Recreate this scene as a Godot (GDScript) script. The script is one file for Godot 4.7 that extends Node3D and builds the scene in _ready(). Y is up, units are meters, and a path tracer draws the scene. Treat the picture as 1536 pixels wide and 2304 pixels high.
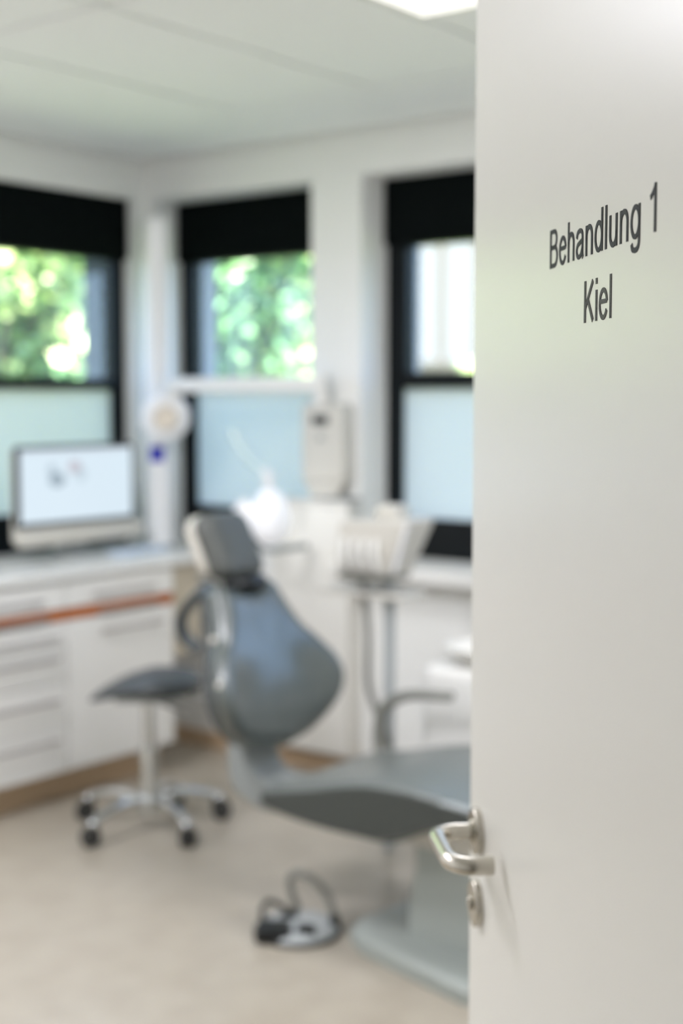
extends Node3D

# ---------------------------------------------------------------- geometry
class Geo:
	var t := PackedVector3Array()
	var x := Transform3D()

	func tri(a: Vector3, b: Vector3, c: Vector3) -> void:   # counter-clockwise seen from outside; stored clockwise for Godot
		t.push_back(x * a); t.push_back(x * c); t.push_back(x * b)

	func quad(a: Vector3, b: Vector3, c: Vector3, d: Vector3) -> void:
		tri(a, b, c); tri(a, c, d)

	func box(lo: Vector3, hi: Vector3) -> Geo:
		var p := []
		for i in 8:
			p.append(Vector3(hi.x if i & 1 else lo.x, hi.y if i & 2 else lo.y, hi.z if i & 4 else lo.z))
		quad(p[4], p[5], p[7], p[6]); quad(p[1], p[0], p[2], p[3])
		quad(p[5], p[1], p[3], p[7]); quad(p[0], p[4], p[6], p[2])
		quad(p[6], p[7], p[3], p[2]); quad(p[0], p[1], p[5], p[4])
		return self

	# closed outline in x,y (counter-clockwise seen from +z), rings of [inset, z, scale, shift]
	func loft(outline: PackedVector2Array, rings: Array, mid := Vector2.INF) -> Geo:
		var n := outline.size()
		var nrm := PackedVector2Array()
		for i in n:
			var e0 := (outline[i] - outline[(i + n - 1) % n]).normalized()
			var e1 := (outline[(i + 1) % n] - outline[i]).normalized()
			var b := (Vector2(e0.y, -e0.x) + Vector2(e1.y, -e1.x)).normalized()
			nrm.push_back(b / maxf(0.4, b.dot(Vector2(e1.y, -e1.x))))
		if mid == Vector2.INF:
			mid = Vector2.ZERO
			for p in outline:
				mid += p / n
		var all := []
		for r in rings:
			var s: float = r[2] if r.size() > 2 else 1.0
			var ring := []
			for i in n:
				var p: Vector2 = outline[i] - nrm[i] * float(r[0])
				p = mid + (p - mid) * s
				ring.append(Vector3(p.x, p.y, r[1]))
			all.append(ring)
		for k in all.size() - 1:
			for i in n:
				var j := (i + 1) % n
				quad(all[k][i], all[k][j], all[k + 1][j], all[k + 1][i])
		var ids := Geometry2D.triangulate_polygon(outline)
		for k in range(0, ids.size(), 3):
			cap(all[0][ids[k]], all[0][ids[k + 1]], all[0][ids[k + 2]], false)
			cap(all[-1][ids[k]], all[-1][ids[k + 1]], all[-1][ids[k + 2]], true)
		return self

	func cap(a: Vector3, b: Vector3, c: Vector3, up: bool) -> void:
		if ((b - a).cross(c - a).z > 0.0) == up:
			tri(a, b, c)
		else:
			tri(a, c, b)

	func rbox(lo: Vector3, hi: Vector3, r := 0.004, corner := -1.0) -> Geo:
		var cr := r if corner < 0.0 else corner
		cr = minf(cr, 0.49 * minf(hi.x - lo.x, hi.y - lo.y))
		var o := Geo.rect(lo.x, lo.y, hi.x, hi.y, cr, 2 if corner < 0.0 else 5)
		return loft(o, [[r, lo.z], [r * 0.3, lo.z + r * 0.3], [0.0, lo.z + r], [0.0, hi.z - r], [r * 0.3, hi.z - r * 0.3], [r, hi.z]])

	static func rect(x0: float, y0: float, x1: float, y1: float, r: float, seg := 4) -> PackedVector2Array:
		var o := PackedVector2Array()
		var c := [Vector2(x1 - r, y0 + r), Vector2(x1 - r, y1 - r), Vector2(x0 + r, y1 - r), Vector2(x0 + r, y0 + r)]
		for k in 4:
			for i in seg + 1:
				var a := -PI / 2 + k * PI / 2 + PI / 2 * i / seg
				o.push_back(c[k] + Vector2(cos(a), sin(a)) * r)
		return o

	# profile: points (radius, height) from bottom to top, outside on the right
	func lathe(profile: Array, seg := 32) -> Geo:
		for k in profile.size() - 1:
			var p: Vector2 = profile[k]
			var q: Vector2 = profile[k + 1]
			for i in seg:
				var a := TAU * i / seg
				var b := TAU * (i + 1) / seg
				var p0 := Vector3(cos(a) * p.x, p.y, -sin(a) * p.x)
				var p1 := Vector3(cos(b) * p.x, p.y, -sin(b) * p.x)
				var q0 := Vector3(cos(a) * q.x, q.y, -sin(a) * q.x)
				var q1 := Vector3(cos(b) * q.x, q.y, -sin(b) * q.x)
				if p.x > 1e-6:
					tri(p0, p1, q1)
				if q.x > 1e-6:
					tri(p0, q1, q0)
		return self

	static func smooth(p: Array, n := 8) -> Array:
		var out := []
		for i in p.size() - 1:
			var a = p[maxi(i - 1, 0)]
			var b = p[i]
			var c = p[i + 1]
			var d = p[mini(i + 2, p.size() - 1)]
			for k in n:
				var s := float(k) / n
				out.append(0.5 * (2.0 * b + (c - a) * s + (2.0 * a - 5.0 * b + 4.0 * c - d) * s * s + (3.0 * b - a - 3.0 * c + d) * s * s * s))
		out.append(p[-1])
		return out

	func tube(p: Array, r: float, seg := 12, r_end := -1.0, squash := 1.0) -> Geo:
		var n := p.size()
		var rings := []
		var up := Vector3.UP
		var d0: Vector3 = (p[1] - p[0]).normalized()
		if absf(d0.dot(up)) > 0.9:
			up = Vector3.RIGHT
		var side := d0.cross(up).normalized()
		for i in n:
			var d: Vector3 = (p[mini(i + 1, n - 1)] - p[maxi(i - 1, 0)]).normalized()
			side = (side - d * side.dot(d)).normalized()
			var v := side.cross(d)
			var rr := r if r_end < 0.0 else lerpf(r, r_end, float(i) / (n - 1))
			var ring := []
			for k in seg:
				var a := TAU * k / seg
				ring.append(p[i] + (side * cos(a) * squash + v * sin(a)) * rr)
			rings.append(ring)
		for i in n - 1:
			for k in seg:
				var j := (k + 1) % seg
				quad(rings[i][j], rings[i][k], rings[i + 1][k], rings[i + 1][j])
		for k in seg - 2:
			tri(rings[0][0], rings[0][k + 1], rings[0][k + 2])
			tri(rings[-1][0], rings[-1][k + 2], rings[-1][k + 1])
		return self

	func ball(c: Vector3, r: Vector3, seg := 20, rows := 12) -> Geo:
		var old := x
		x = x * Transform3D(Basis.from_scale(r), c)
		var pr := []
		for i in rows + 1:
			var a := -PI / 2 + PI * i / rows
			pr.append(Vector2(maxf(0.0, cos(a)), sin(a)))
		pr[0].x = 0.0; pr[rows].x = 0.0
		lathe(pr, seg)
		x = old
		return self

	func mesh(angle := 40.0) -> ArrayMesh:
		var nf := t.size() / 3
		var fn := PackedVector3Array()
		var fu := PackedVector3Array()
		fn.resize(nf); fu.resize(nf)
		var at := {}
		var keys := []
		for f in nf:
			var a := t[f * 3]
			var c := (t[f * 3 + 2] - a).cross(t[f * 3 + 1] - a)
			fn[f] = c
			fu[f] = c.normalized()
			for k in 3:
				var key := Vector3i((t[f * 3 + k] * 40000.0).round())
				keys.append(key)
				if at.has(key):
					at[key].append(f)
				else:
					at[key] = [f]
		var lim := cos(deg_to_rad(angle))
		var nm := PackedVector3Array()
		nm.resize(t.size())
		for i in t.size():
			var own := fu[i / 3]
			var s := Vector3.ZERO
			for f in at[keys[i]]:
				if fu[f].dot(own) >= lim:
					s += fn[f]
			nm[i] = s.normalized() if s.length() > 1e-14 else Vector3.UP
		var arr := []
		arr.resize(Mesh.ARRAY_MAX)
		arr[Mesh.ARRAY_VERTEX] = t
		arr[Mesh.ARRAY_NORMAL] = nm
		var m := ArrayMesh.new()
		m.add_surface_from_arrays(Mesh.PRIMITIVE_TRIANGLES, arr)
		return m

# ---------------------------------------------------------------- naming helpers
var taken := {}

func numbered(called: String) -> String:
	taken[called] = taken.get(called, -1) + 1
	return called if taken[called] == 0 else "%s_%03d" % [called, taken[called]]

func tag(o: Node, label: String, category: String, group := "") -> Node:
	o.set_meta("label", label)
	o.set_meta("category", category)
	if group:
		o.set_meta("group", group)
	return o

func thing(called: String, label: String, category: String, at := Vector3.ZERO, turn := 0.0, group := "") -> Node3D:
	var o := Node3D.new()
	o.name = numbered(called)
	add_child(o)
	o.position = at
	o.rotation.y = turn
	tag(o, label, category, group)
	return o

func part(called: String, mesh: Mesh, m: Material, parent: Node3D, label := "") -> MeshInstance3D:
	var o := MeshInstance3D.new()
	o.name = called
	o.mesh = mesh
	o.material_override = m
	parent.add_child(o, true)
	if label:
		o.set_meta("label", label)
	return o

func structure(called: String, mesh: Mesh, m: Material, label := "") -> MeshInstance3D:
	var o := part(called, mesh, m, self)
	o.set_meta("kind", "structure")
	if label:
		o.set_meta("label", label)
	return o

func structure_root(called: String, at := Vector3.ZERO, basis := Basis(), label := "") -> Node3D:
	var o := Node3D.new()
	o.name = called
	add_child(o)
	o.transform = Transform3D(basis, at)
	o.set_meta("kind", "structure")
	if label:
		o.set_meta("label", label)
	return o

func mat(c: Color, rough := 0.6, metal := 0.0, spec := 0.5) -> StandardMaterial3D:
	var m := StandardMaterial3D.new()
	m.albedo_color = c
	m.roughness = rough
	m.metallic = metal
	m.metallic_specular = spec
	return m

func noise_tex(freq: float, a: Color, b: Color, normal := false, size := 512, strength := 4.0, octaves := 4) -> NoiseTexture2D:
	var n := FastNoiseLite.new()
	n.seed = 7
	n.frequency = freq
	n.noise_type = FastNoiseLite.TYPE_SIMPLEX_SMOOTH
	n.fractal_octaves = octaves
	var t := NoiseTexture2D.new()
	t.width = size
	t.height = size
	t.seamless = true
	t.noise = n
	if normal:
		t.as_normal_map = true
		t.bump_strength = strength
	else:
		var g := Gradient.new()
		g.set_color(0, a)
		g.set_color(1, b)
		t.color_ramp = g
	return t

func textured(m: StandardMaterial3D, t: Texture2D, scale: float, rough_bump: Texture2D = null, amount := 0.3) -> StandardMaterial3D:
	m.uv1_triplanar = true
	m.uv1_world_triplanar = true
	m.uv1_scale = Vector3.ONE * scale
	if t:
		m.albedo_texture = t
	if rough_bump:
		m.normal_enabled = true
		m.normal_texture = rough_bump
		m.normal_scale = amount
	return m

var M := {}

func _ready() -> void:
	# ------------------------------------------------ camera
	var cam := Camera3D.new()
	cam.name = "camera"
	add_child(cam)
	var yaw := deg_to_rad(37.65)
	var pitch := atan((1152.0 - 899.0) / 3100.0)
	var fwd := Vector3(cos(yaw) * cos(pitch), -sin(pitch), -sin(yaw) * cos(pitch))
	cam.position = Vector3(0, 1.55, 0)
	cam.basis = Basis.looking_at(fwd, Vector3.UP)
	var at := CameraAttributesPhysical.new()
	at.frustum_focal_length = 12.0 * 3100.0 / 1152.0
	at.frustum_near = 0.05
	at.frustum_far = 200.0
	at.frustum_focus_distance = 1.17
	at.exposure_aperture = 2.0
	cam.attributes = at
	cam.fov = rad_to_deg(2.0 * atan(1152.0 / 3100.0))
	cam.current = true
	# ------------------------------------------------ sky, sun, exposure
	var sky_m := ProceduralSkyMaterial.new()
	sky_m.sky_top_color = Color(0.62, 0.78, 1.0)
	sky_m.sky_horizon_color = Color(0.78, 0.90, 1.0)
	sky_m.ground_horizon_color = Color(0.55, 0.6, 0.55)
	sky_m.ground_bottom_color = Color(0.35, 0.4, 0.33)
	sky_m.sky_energy_multiplier = 1.9
	sky_m.ground_energy_multiplier = 0.8
	var sky := Sky.new()
	sky.sky_material = sky_m
	var env := Environment.new()
	env.background_mode = Environment.BG_SKY
	env.sky = sky
	env.tonemap_mode = Environment.TONE_MAPPER_LINEAR
	env.tonemap_exposure = 1.0
	env.sdfgi_enabled = true
	env.ssao_enabled = true
	env.ssil_enabled = true
	var we := WorldEnvironment.new()
	we.name = "world"
	we.environment = env
	add_child(we)
	var sun := DirectionalLight3D.new()
	sun.name = "sun"
	sun.light_color = Color(1.0, 0.95, 0.86)
	sun.light_energy = 20.0
	sun.light_angular_distance = 0.6
	sun.shadow_enabled = true
	sun.sky_mode = DirectionalLight3D.SKY_MODE_LIGHT_ONLY
	add_child(sun)
	sun.basis = Basis.looking_at(Vector3(0.62, -0.72, -0.42).normalized(), Vector3.UP)
	materials()
	ceiling_lights()
	room()
	door()
	cabinets()
	outside()
	dental_chair()
	stool()
	desk_things()
	xray()
	lamp()
	console()
	cuspidor()
	foot_control()

func materials() -> void:
	var fine := noise_tex(0.09, Color.WHITE, Color.WHITE, true, 256, 3.0)
	M.wall = textured(mat(Color(0.93, 0.93, 0.915), 0.75), null, 3.0, fine, 0.12)
	M.ceiling = textured(mat(Color(0.965, 0.97, 0.96), 0.85), null, 6.0, fine, 0.2)
	M.gap = mat(Color(0.5, 0.5, 0.49), 0.9)
	M.floor = textured(mat(Color.WHITE, 0.3), noise_tex(0.012, Color(0.645, 0.61, 0.55), Color(0.69, 0.66, 0.60), false, 1024, 1, 6), 0.5, fine, 0.05)
	M.base = mat(Color(0.76, 0.66, 0.54), 0.5)
	M.facade = textured(mat(Color.WHITE, 0.85), noise_tex(0.05, Color(0.66, 0.66, 0.69), Color(0.72, 0.71, 0.74), false, 256), 1.5)
	M.shaded_facade = textured(mat(Color.WHITE, 0.85), noise_tex(0.05, Color(0.17, 0.18, 0.22), Color(0.22, 0.23, 0.27), false, 256), 1.5)  # copy of the facade, darkened to carry the shade of the left reveal
	M.frame = mat(Color(0.03, 0.055, 0.065), 0.4, 0.0, 0.3)
	M.blind = mat(Color(0.02, 0.04, 0.04), 0.8, 0.0, 0.2)
	M.door = textured(mat(Color(0.90, 0.892, 0.865), 0.32), null, 8.0, noise_tex(0.2, Color.WHITE, Color.WHITE, true, 256, 2.0), 0.05)
	M.white = mat(Color(0.91, 0.905, 0.885), 0.35)
	M.gloss = mat(Color(0.92, 0.92, 0.92), 0.18)
	M.cream = mat(Color(0.79, 0.775, 0.735), 0.45)
	M.wall_cream = mat(Color(0.88, 0.87, 0.84), 0.5)
	M.worktop = mat(Color(0.9, 0.9, 0.88), 0.22)
	M.steel = mat(Color(0.78, 0.76, 0.72), 0.26, 1.0)
	M.chrome = mat(Color(0.82, 0.83, 0.83), 0.16, 1.0)
	M.alu = mat(Color(0.72, 0.7, 0.69), 0.4, 0.85)
	M.wood = textured(mat(Color.WHITE, 0.45), noise_tex(0.02, Color(0.66, 0.35, 0.13), Color(0.76, 0.44, 0.18), false, 256), 3.0)
	M.beige = mat(Color(0.76, 0.72, 0.64), 0.5)
	var grain := noise_tex(0.12, Color.WHITE, Color.WHITE, true, 256, 4.0)
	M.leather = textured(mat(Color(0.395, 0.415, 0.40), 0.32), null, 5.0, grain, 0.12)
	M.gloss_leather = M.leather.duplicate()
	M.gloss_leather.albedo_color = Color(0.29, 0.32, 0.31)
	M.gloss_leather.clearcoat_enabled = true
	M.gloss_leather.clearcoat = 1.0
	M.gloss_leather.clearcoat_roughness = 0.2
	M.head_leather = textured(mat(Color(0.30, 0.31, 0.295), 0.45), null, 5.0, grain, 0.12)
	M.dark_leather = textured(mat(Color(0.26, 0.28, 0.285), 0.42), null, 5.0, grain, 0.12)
	M.grey = mat(Color(0.55, 0.57, 0.565), 0.4)
	M.light_grey = mat(Color(0.7, 0.72, 0.72), 0.35)
	M.plate_grey = mat(Color(0.625, 0.65, 0.63), 0.45)
	M.black = mat(Color(0.06, 0.075, 0.08), 0.35)
	M.rubber = mat(Color(0.2, 0.2, 0.19), 0.6)
	M.hose = mat(Color(0.5, 0.5, 0.47), 0.45)
	M.ink = mat(Color(0.1, 0.115, 0.115), 0.55, 0.0, 0.3)
	M.blue = mat(Color(0.01, 0.10, 0.66), 0.5)
	var g := mat(Color(0.9, 0.97, 0.95, 0.06), 0.02)
	g.transparency = BaseMaterial3D.TRANSPARENCY_ALPHA
	M.glass = g
	var f := mat(Color(0.79, 0.785, 0.725), 0.35)
	f.backlight_enabled = true
	f.backlight = Color(1, 1, 1)
	M.frosted = f

# ---------------------------------------------------------------- setting
func ceiling_lights() -> void:
	# recessed 62.5 cm LED panels on the tile grid; only the first is in view, the rest are added for light
	var spots := PANELS
	var labels := ["glowing square ceiling panel lamp, the one cut off by the photo's upper edge", "added unseen glowing square ceiling panel lamp near the left window wall", "added unseen glowing square ceiling panel lamp behind the open door", "added unseen glowing square ceiling panel lamp farthest from the window corner"]
	for i in spots.size():
		light_panel(spots[i], labels[i], "recessed ceiling panels", [1.8, 4.6, 1.8, 3.0][i], Color(0.965, 0.965, 1.0))
	light_panel(Vector2(0.3, 0.75), "added unseen glowing square ceiling panel lamp in the corridor before the door", "recessed ceiling panels", 0.12, Color(1.0, 0.97, 0.93))  # corridor lamp added out of view to brighten the door face

const PANELS := [Vector2(2.98, -1.9425), Vector2(1.73, -3.19), Vector2(2.98, -0.6925), Vector2(0.48, -3.19)]

func light_panel(p: Vector2, label: String, group: String, energy: float, color: Color) -> void:
	var t := thing("ceiling_light", label, "ceiling light", Vector3(p.x, 2.62, p.y), 0.0, group)
	var fr := Geo.new()
	for s in [[-0.306, -0.306, 0.306, -0.29], [-0.306, 0.29, 0.306, 0.306], [-0.306, -0.29, -0.29, 0.29], [0.29, -0.29, 0.306, 0.29]]:
		fr.box(Vector3(s[0], -0.003, s[1]), Vector3(s[2], 0.02, s[3]))
	part("frame", fr.mesh(), M.white, t)
	var em := mat(Color(0.95, 0.95, 0.93), 0.5)
	em.emission_enabled = true
	em.emission = Color(1.0, 0.985, 0.96)
	em.emission_energy_multiplier = 1.1
	part("diffuser", Geo.new().box(Vector3(-0.29, 0.0, -0.29), Vector3(0.29, 0.012, 0.29)).mesh(), em, t)
	var l := AreaLight3D.new()
	l.name = "lamp_light"
	l.area_size = Vector2(0.58, 0.58)
	l.light_energy = energy
	l.light_color = color
	l.area_range = 14.0
	l.area_attenuation = 2.0
	l.shadow_enabled = true
	t.add_child(l)
	l.position = Vector3(0, -0.006, 0)
	l.rotation = Vector3(-PI / 2, 0, 0)

const TOP := 2.44
const SILL := 0.9

func wall_with_holes(along_z: bool, a0: float, a1: float, d0: float, d1: float, holes: Array) -> ArrayMesh:
	# a wall between a0..a1 along its run, d0..d1 deep, with window openings [from, to]
	var g := Geo.new()
	var put := func(u0: float, u1: float, y0: float, y1: float) -> void:
		if along_z:
			g.box(Vector3(d0, y0, u0), Vector3(d1, y1, u1))
		else:
			g.box(Vector3(u0, y0, d0), Vector3(u1, y1, d1))
	var at := a0
	for h in holes:
		put.call(at, h[0], 0.0, 2.72)
		put.call(h[0], h[1], 0.0, SILL)
		put.call(h[0], h[1], TOP, 2.72)
		at = h[1]
	put.call(at, a1, 0.0, 2.72)
	return g.mesh()

func room() -> void:
	var holes_r := [[-4.505, -3.59], [-3.335, -2.335], [-2.08, -1.08]]
	var holes_l := [[2.90, 4.372]]
	structure("floor", Geo.new().box(Vector3(-1.2, -0.12, -4.95), Vector3(4.9, 0.0, 1.7)).mesh(), M.floor, "pale beige linoleum floor")
	structure("wall_right", wall_with_holes(true, -4.7, -0.14, 4.45, 4.70, holes_r), M.wall, "white window wall with pillars between the windows")
	structure("wall_left", wall_with_holes(false, -0.75, 4.45, -4.68, -4.55, holes_l), M.wall, "white window wall behind the worktop")
	structure("wall_right_outside", wall_with_holes(true, -4.88, 0.1, 4.70, 4.87, holes_r), M.facade)
	structure("wall_left_outside", wall_with_holes(false, -0.9, 4.70, -4.88, -4.68, holes_l), M.shaded_facade)
	structure("wall_back", wall_back(), M.wall)
	structure("wall_side", Geo.new().box(Vector3(-0.75, 0, -4.68), Vector3(-0.6, 2.72, -0.14)).mesh(), M.wall)
	# corridor the photograph is taken from
	var co := Geo.new()
	co.box(Vector3(-1.1, 0, -0.14), Vector3(-1.0, 2.72, 1.6))
	co.box(Vector3(1.9, 0, -0.14), Vector3(2.0, 2.72, 1.6))
	co.box(Vector3(-1.1, 0, 1.5), Vector3(2.0, 2.72, 1.6))
	structure("wall_corridor", co.mesh(), M.wall)
	# ceiling: slab, plasterboard frieze, mineral tiles of 125 x 62.5 cm
	var slab := structure("ceiling", Geo.new().box(Vector3(-1.2, 2.645, -4.9), Vector3(4.9, 2.80, 1.7)).mesh(), M.gap, "white suspended ceiling of large tiles with a plain border")
	var fr := Geo.new()
	fr.box(Vector3(3.905, 2.62, -4.53), Vector3(4.43, 2.645, -0.27))
	fr.box(Vector3(-0.59, 2.62, -4.53), Vector3(3.905, 2.645, -3.511))
	part("border_panel", fr.mesh(), M.ceiling, slab)
	part("corridor_panel", Geo.new().box(Vector3(-1.0, 2.62, -0.14), Vector3(-0.01, 2.645, 1.5)).box(Vector3(0.61, 2.62, -0.14), Vector3(1.9, 2.645, 1.5)).box(Vector3(-0.01, 2.62, -0.14), Vector3(0.61, 2.645, 0.44)).box(Vector3(-0.01, 2.62, 1.06), Vector3(0.61, 2.645, 1.5)).mesh(), M.ceiling, slab)
	var xs := [3.905, 2.66, 1.41, 0.16, -0.59]
	var zs := [-3.505, -2.88, -2.255, -1.63, -1.005, -0.38, -0.27]
	for i in xs.size() - 1:
		for k in zs.size() - 1:
			var x0: float = xs[i + 1] + 0.011
			var x1: float = xs[i] - 0.011
			for c in PANELS:
				if c.x > x0 and c.x < x1 and c.y > zs[k] and c.y < zs[k + 1]:
					x0 = c.x + 0.32
			var tile := Geo.new()
			tile.x = Transform3D(Basis(Vector3.RIGHT, PI / 2), Vector3(0, 2.645, 0))
			var z0: float = zs[k] + 0.011
			var z1: float = zs[k + 1] - 0.011
			tile.loft(PackedVector2Array([Vector2(x0, z0), Vector2(x1, z0), Vector2(x1, z1), Vector2(x0, z1)]), [[0.0, 0.0], [0.0, 0.019], [0.006, 0.025]])
			part("ceiling_tile", tile.mesh(30), M.ceiling, slab)
	# skirting
	structure("baseboard_right", Geo.new().box(Vector3(4.435, 0, -4.55), Vector3(4.45, 0.07, -0.26)).mesh(), M.base, "tan skirting board")
	structure("baseboard_left", Geo.new().box(Vector3(-0.6, 0, -4.55), Vector3(4.435, 0.07, -4.535)).mesh(), M.base, "tan skirting board")
	structure("baseboard_back", Geo.new().box(Vector3(1.0, 0, -0.275), Vector3(4.435, 0.07, -0.26)).mesh(), M.base)
	# windows
	window("window_1", Vector3(2.90, SILL, -4.63), Basis(), 1.472, "black-framed window left of the room corner, garden foliage above a frosted pane")
	var rt := Basis(Vector3.UP, -PI / 2)
	window("window_2", Vector3(4.65, SILL, -4.505), rt, 0.915, "black-framed window between corner and pillar, behind the white arm")
	window("window_3", Vector3(4.65, SILL, -3.335), rt, 1.0, "black-framed window right of the pillar, cut off by the door", 0.045)
	window("window_4", Vector3(4.65, SILL, -2.08), rt, 1.0, "unseen black-framed window behind the open door, clear for its sky reflection", 0.0, false)  # unseen window; panes left clear so the backrest mirrors open sky
	# sill boards on the right wall
	for h in [[-3.40, -1.02]]:
		structure("trim_1", Geo.new().rbox(Vector3(4.33, 0.845, h[0]), Vector3(4.64, 0.905, h[1]), 0.008).mesh(), M.white, "white window sill board below the right-hand windows")
	# door lining
	var lining := Geo.new()
	lining.box(Vector3(0.815, 0, -0.285), Vector3(0.835, 2.14, -0.115))
	lining.box(Vector3(0.835, 0, -0.285), Vector3(0.895, 2.20, -0.265))
	lining.box(Vector3(-0.16, 0, -0.285), Vector3(-0.14, 2.14, -0.115))
	lining.box(Vector3(-0.22, 0, -0.285), Vector3(-0.16, 2.20, -0.265))
	lining.box(Vector3(-0.16, 2.14, -0.285), Vector3(0.835, 2.16, -0.115))
	structure("trim_2", lining.mesh(), M.door, "white door lining")

func wall_back() -> ArrayMesh:
	var g := Geo.new()
	g.box(Vector3(-1.1, 0, -0.26), Vector3(-0.16, 2.72, -0.14))
	g.box(Vector3(0.835, 0, -0.26), Vector3(4.70, 2.72, -0.14))
	g.box(Vector3(-0.16, 2.16, -0.26), Vector3(0.835, 2.72, -0.14))
	return g.mesh()

func window(called: String, at: Vector3, basis: Basis, w: float, label: String, sash := 0.0, film := true) -> void:
	# local x along the opening, y up from the sill, +z into the room
	var t := structure_root(called, at, basis, label)
	var h := TOP - SILL
	var fr := Geo.new()
	fr.box(Vector3(0, 0, -0.05), Vector3(0.065, h, 0.02))
	fr.box(Vector3(w - 0.065, 0, -0.05), Vector3(w, h, 0.02))
	fr.box(Vector3(0.065, 0, -0.05), Vector3(w - 0.065, 0.165, 0.02))
	fr.box(Vector3(0.065, h - 0.27, -0.05), Vector3(w - 0.065, h, 0.02))
	part("window_frame", fr.mesh(), M.frame, t)
	if sash > 0.0:
		var sg := Geo.new()
		sg.box(Vector3(0.06, 0.74, -0.035), Vector3(0.06 + sash, h - 0.265, 0.03))
		sg.box(Vector3(w - 0.06 - sash, 0.74, -0.035), Vector3(w - 0.06, h - 0.265, 0.03))
		sg.box(Vector3(0.06 + sash, 0.74, -0.035), Vector3(w - 0.06 - sash, 0.76, 0.03))
		part("sash", sg.mesh(), M.frame, t)
	part("blind_box", Geo.new().rbox(Vector3(0.012, h - 0.265, 0.022), Vector3(w - 0.012, h - 0.002, 0.06), 0.006).mesh(), M.blind, t, "black blind cassette across the window head")
	part("transom", Geo.new().box(Vector3(0.065, 0.697, -0.05), Vector3(w - 0.065, 0.743, 0.02)).mesh(), M.frame, t)
	part("clear_pane", Geo.new().box(Vector3(0.06, 0.74, -0.02), Vector3(w - 0.06, h - 0.265, -0.014)).mesh(), M.glass, t)
	var low := Geo.new().box(Vector3(0.06, 0.16, -0.02), Vector3(w - 0.06, 0.70, -0.014)).mesh()
	if film:
		part("frosted_pane", low, M.frosted, t, "pale frosted lower pane")
	else:
		part("clear_pane", low, M.glass, t)

# ---------------------------------------------------------------- door
func door() -> void:
	# x from the latch edge towards the hinges, +z out of the lettered face
	var xr := Vector3(-0.7175, 0, 0.6965)
	var n := Vector3(-0.6965, 0, -0.7175)
	var t := structure_root("door_1", Vector3(1.4448, 0, -0.9103), Basis(xr, Vector3.UP, n), "open white door leaf with printed room name")
	part("door_leaf", Geo.new().rbox(Vector3(0, 0.006, -0.04), Vector3(0.89, 2.11, 0), 0.0025).mesh(), M.door, t)
	# lever handle, roses and cylinder
	for side in [1.0, -1.0]:
		var face := 0.0 if side > 0 else -0.04
		var turn := Transform3D(Basis(Vector3.RIGHT, PI / 2 * side), Vector3(0.057, 1.0255, face))
		var rose := Geo.new()
		rose.x = turn
		rose.lathe([Vector2(0, 0), Vector2(0.0285, 0), Vector2(0.0285, 0.007), Vector2(0.0275, 0.0085), Vector2(0.0265, 0.009), Vector2(0.0145, 0.009), Vector2(0.014, 0.012), Vector2(0, 0.012)], 40)
		part("handle_rose", rose.mesh(), M.steel, t)
		var s: float = side
		var lev := Geo.new()
		var pts := []
		for p in [[0.057, 0.006], [0.057, 0.03]]:
			pts.append(Vector3(p[0], 1.0255, face + p[1] * s))
		for k in range(1, 9):
			var a := PI / 2 * k / 8.0
			pts.append(Vector3(0.057 + 0.027 * (1 - cos(a)), 1.0255, face + (0.03 + 0.027 * sin(a)) * s))
		for k in 9:
			var a := PI / 2 * k / 8.0
			pts.append(Vector3(0.155 + 0.027 * sin(a), 1.0255, face + (0.03 + 0.027 * cos(a)) * s))
		pts.append(Vector3(0.182, 1.0255, face + 0.0115 * s))
		lev.tube(pts, 0.0105, 20)
		part("lever_handle", lev.mesh(50), M.steel, t, "stainless steel lever bent back to the door")
		var cy := Geo.new()
		cy.x = Transform3D(Basis(Vector3.RIGHT, PI / 2 * s), Vector3(0.057, 0.9355, face))
		cy.lathe([Vector2(0, 0), Vector2(0.0285, 0), Vector2(0.0285, 0.007), Vector2(0.0275, 0.0085), Vector2(0.0265, 0.009), Vector2(0, 0.009)], 40)
		part("lock_rose", cy.mesh(), M.steel, t)
		var lock := Geo.new()
		lock.x = Transform3D(Basis.from_scale(Vector3(1, 1, s)) if s > 0 else Basis(Vector3.UP, PI), Vector3(0.057, 0.9355, face))
		lock.x = lock.x * Transform3D(Basis(Vector3.RIGHT, PI / 2), Vector3.ZERO)
		lock.lathe([Vector2(0, 0.008), Vector2(0.0085, 0.008), Vector2(0.0085, 0.0125), Vector2(0.0078, 0.0135), Vector2(0, 0.0135)], 24)
		part("lock_cylinder", lock.mesh(), M.steel, t)
	part("latch_plate", Geo.new().box(Vector3(-0.0012, 0.9, -0.031), Vector3(0.001, 1.13, -0.009)).mesh(), M.steel, t)
	for y in [0.25, 1.85]:
		var hg := Geo.new()
		hg.x = Transform3D(Basis(), Vector3(0.896, y, -0.046))
		hg.lathe([Vector2(0, 0), Vector2(0.008, 0), Vector2(0.008, 0.12), Vector2(0, 0.12)], 16)
		part("hinge", hg.mesh(), M.steel, t)
	lettering(t, "Behandlung 1", 0.3505, 1.6757, M.ink)
	var glint_speckle := textured(mat(Color.WHITE, 0.55, 0.0, 0.3), noise_tex(0.22, Color(0.08, 0.085, 0.08), Color(0.5, 0.5, 0.47), false, 512, 1, 2), 8.0)  # pale speckle puts the window glints on the letters into their colour
	lettering(t, "Kiel", 0.468, 1.6175, glint_speckle)

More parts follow.
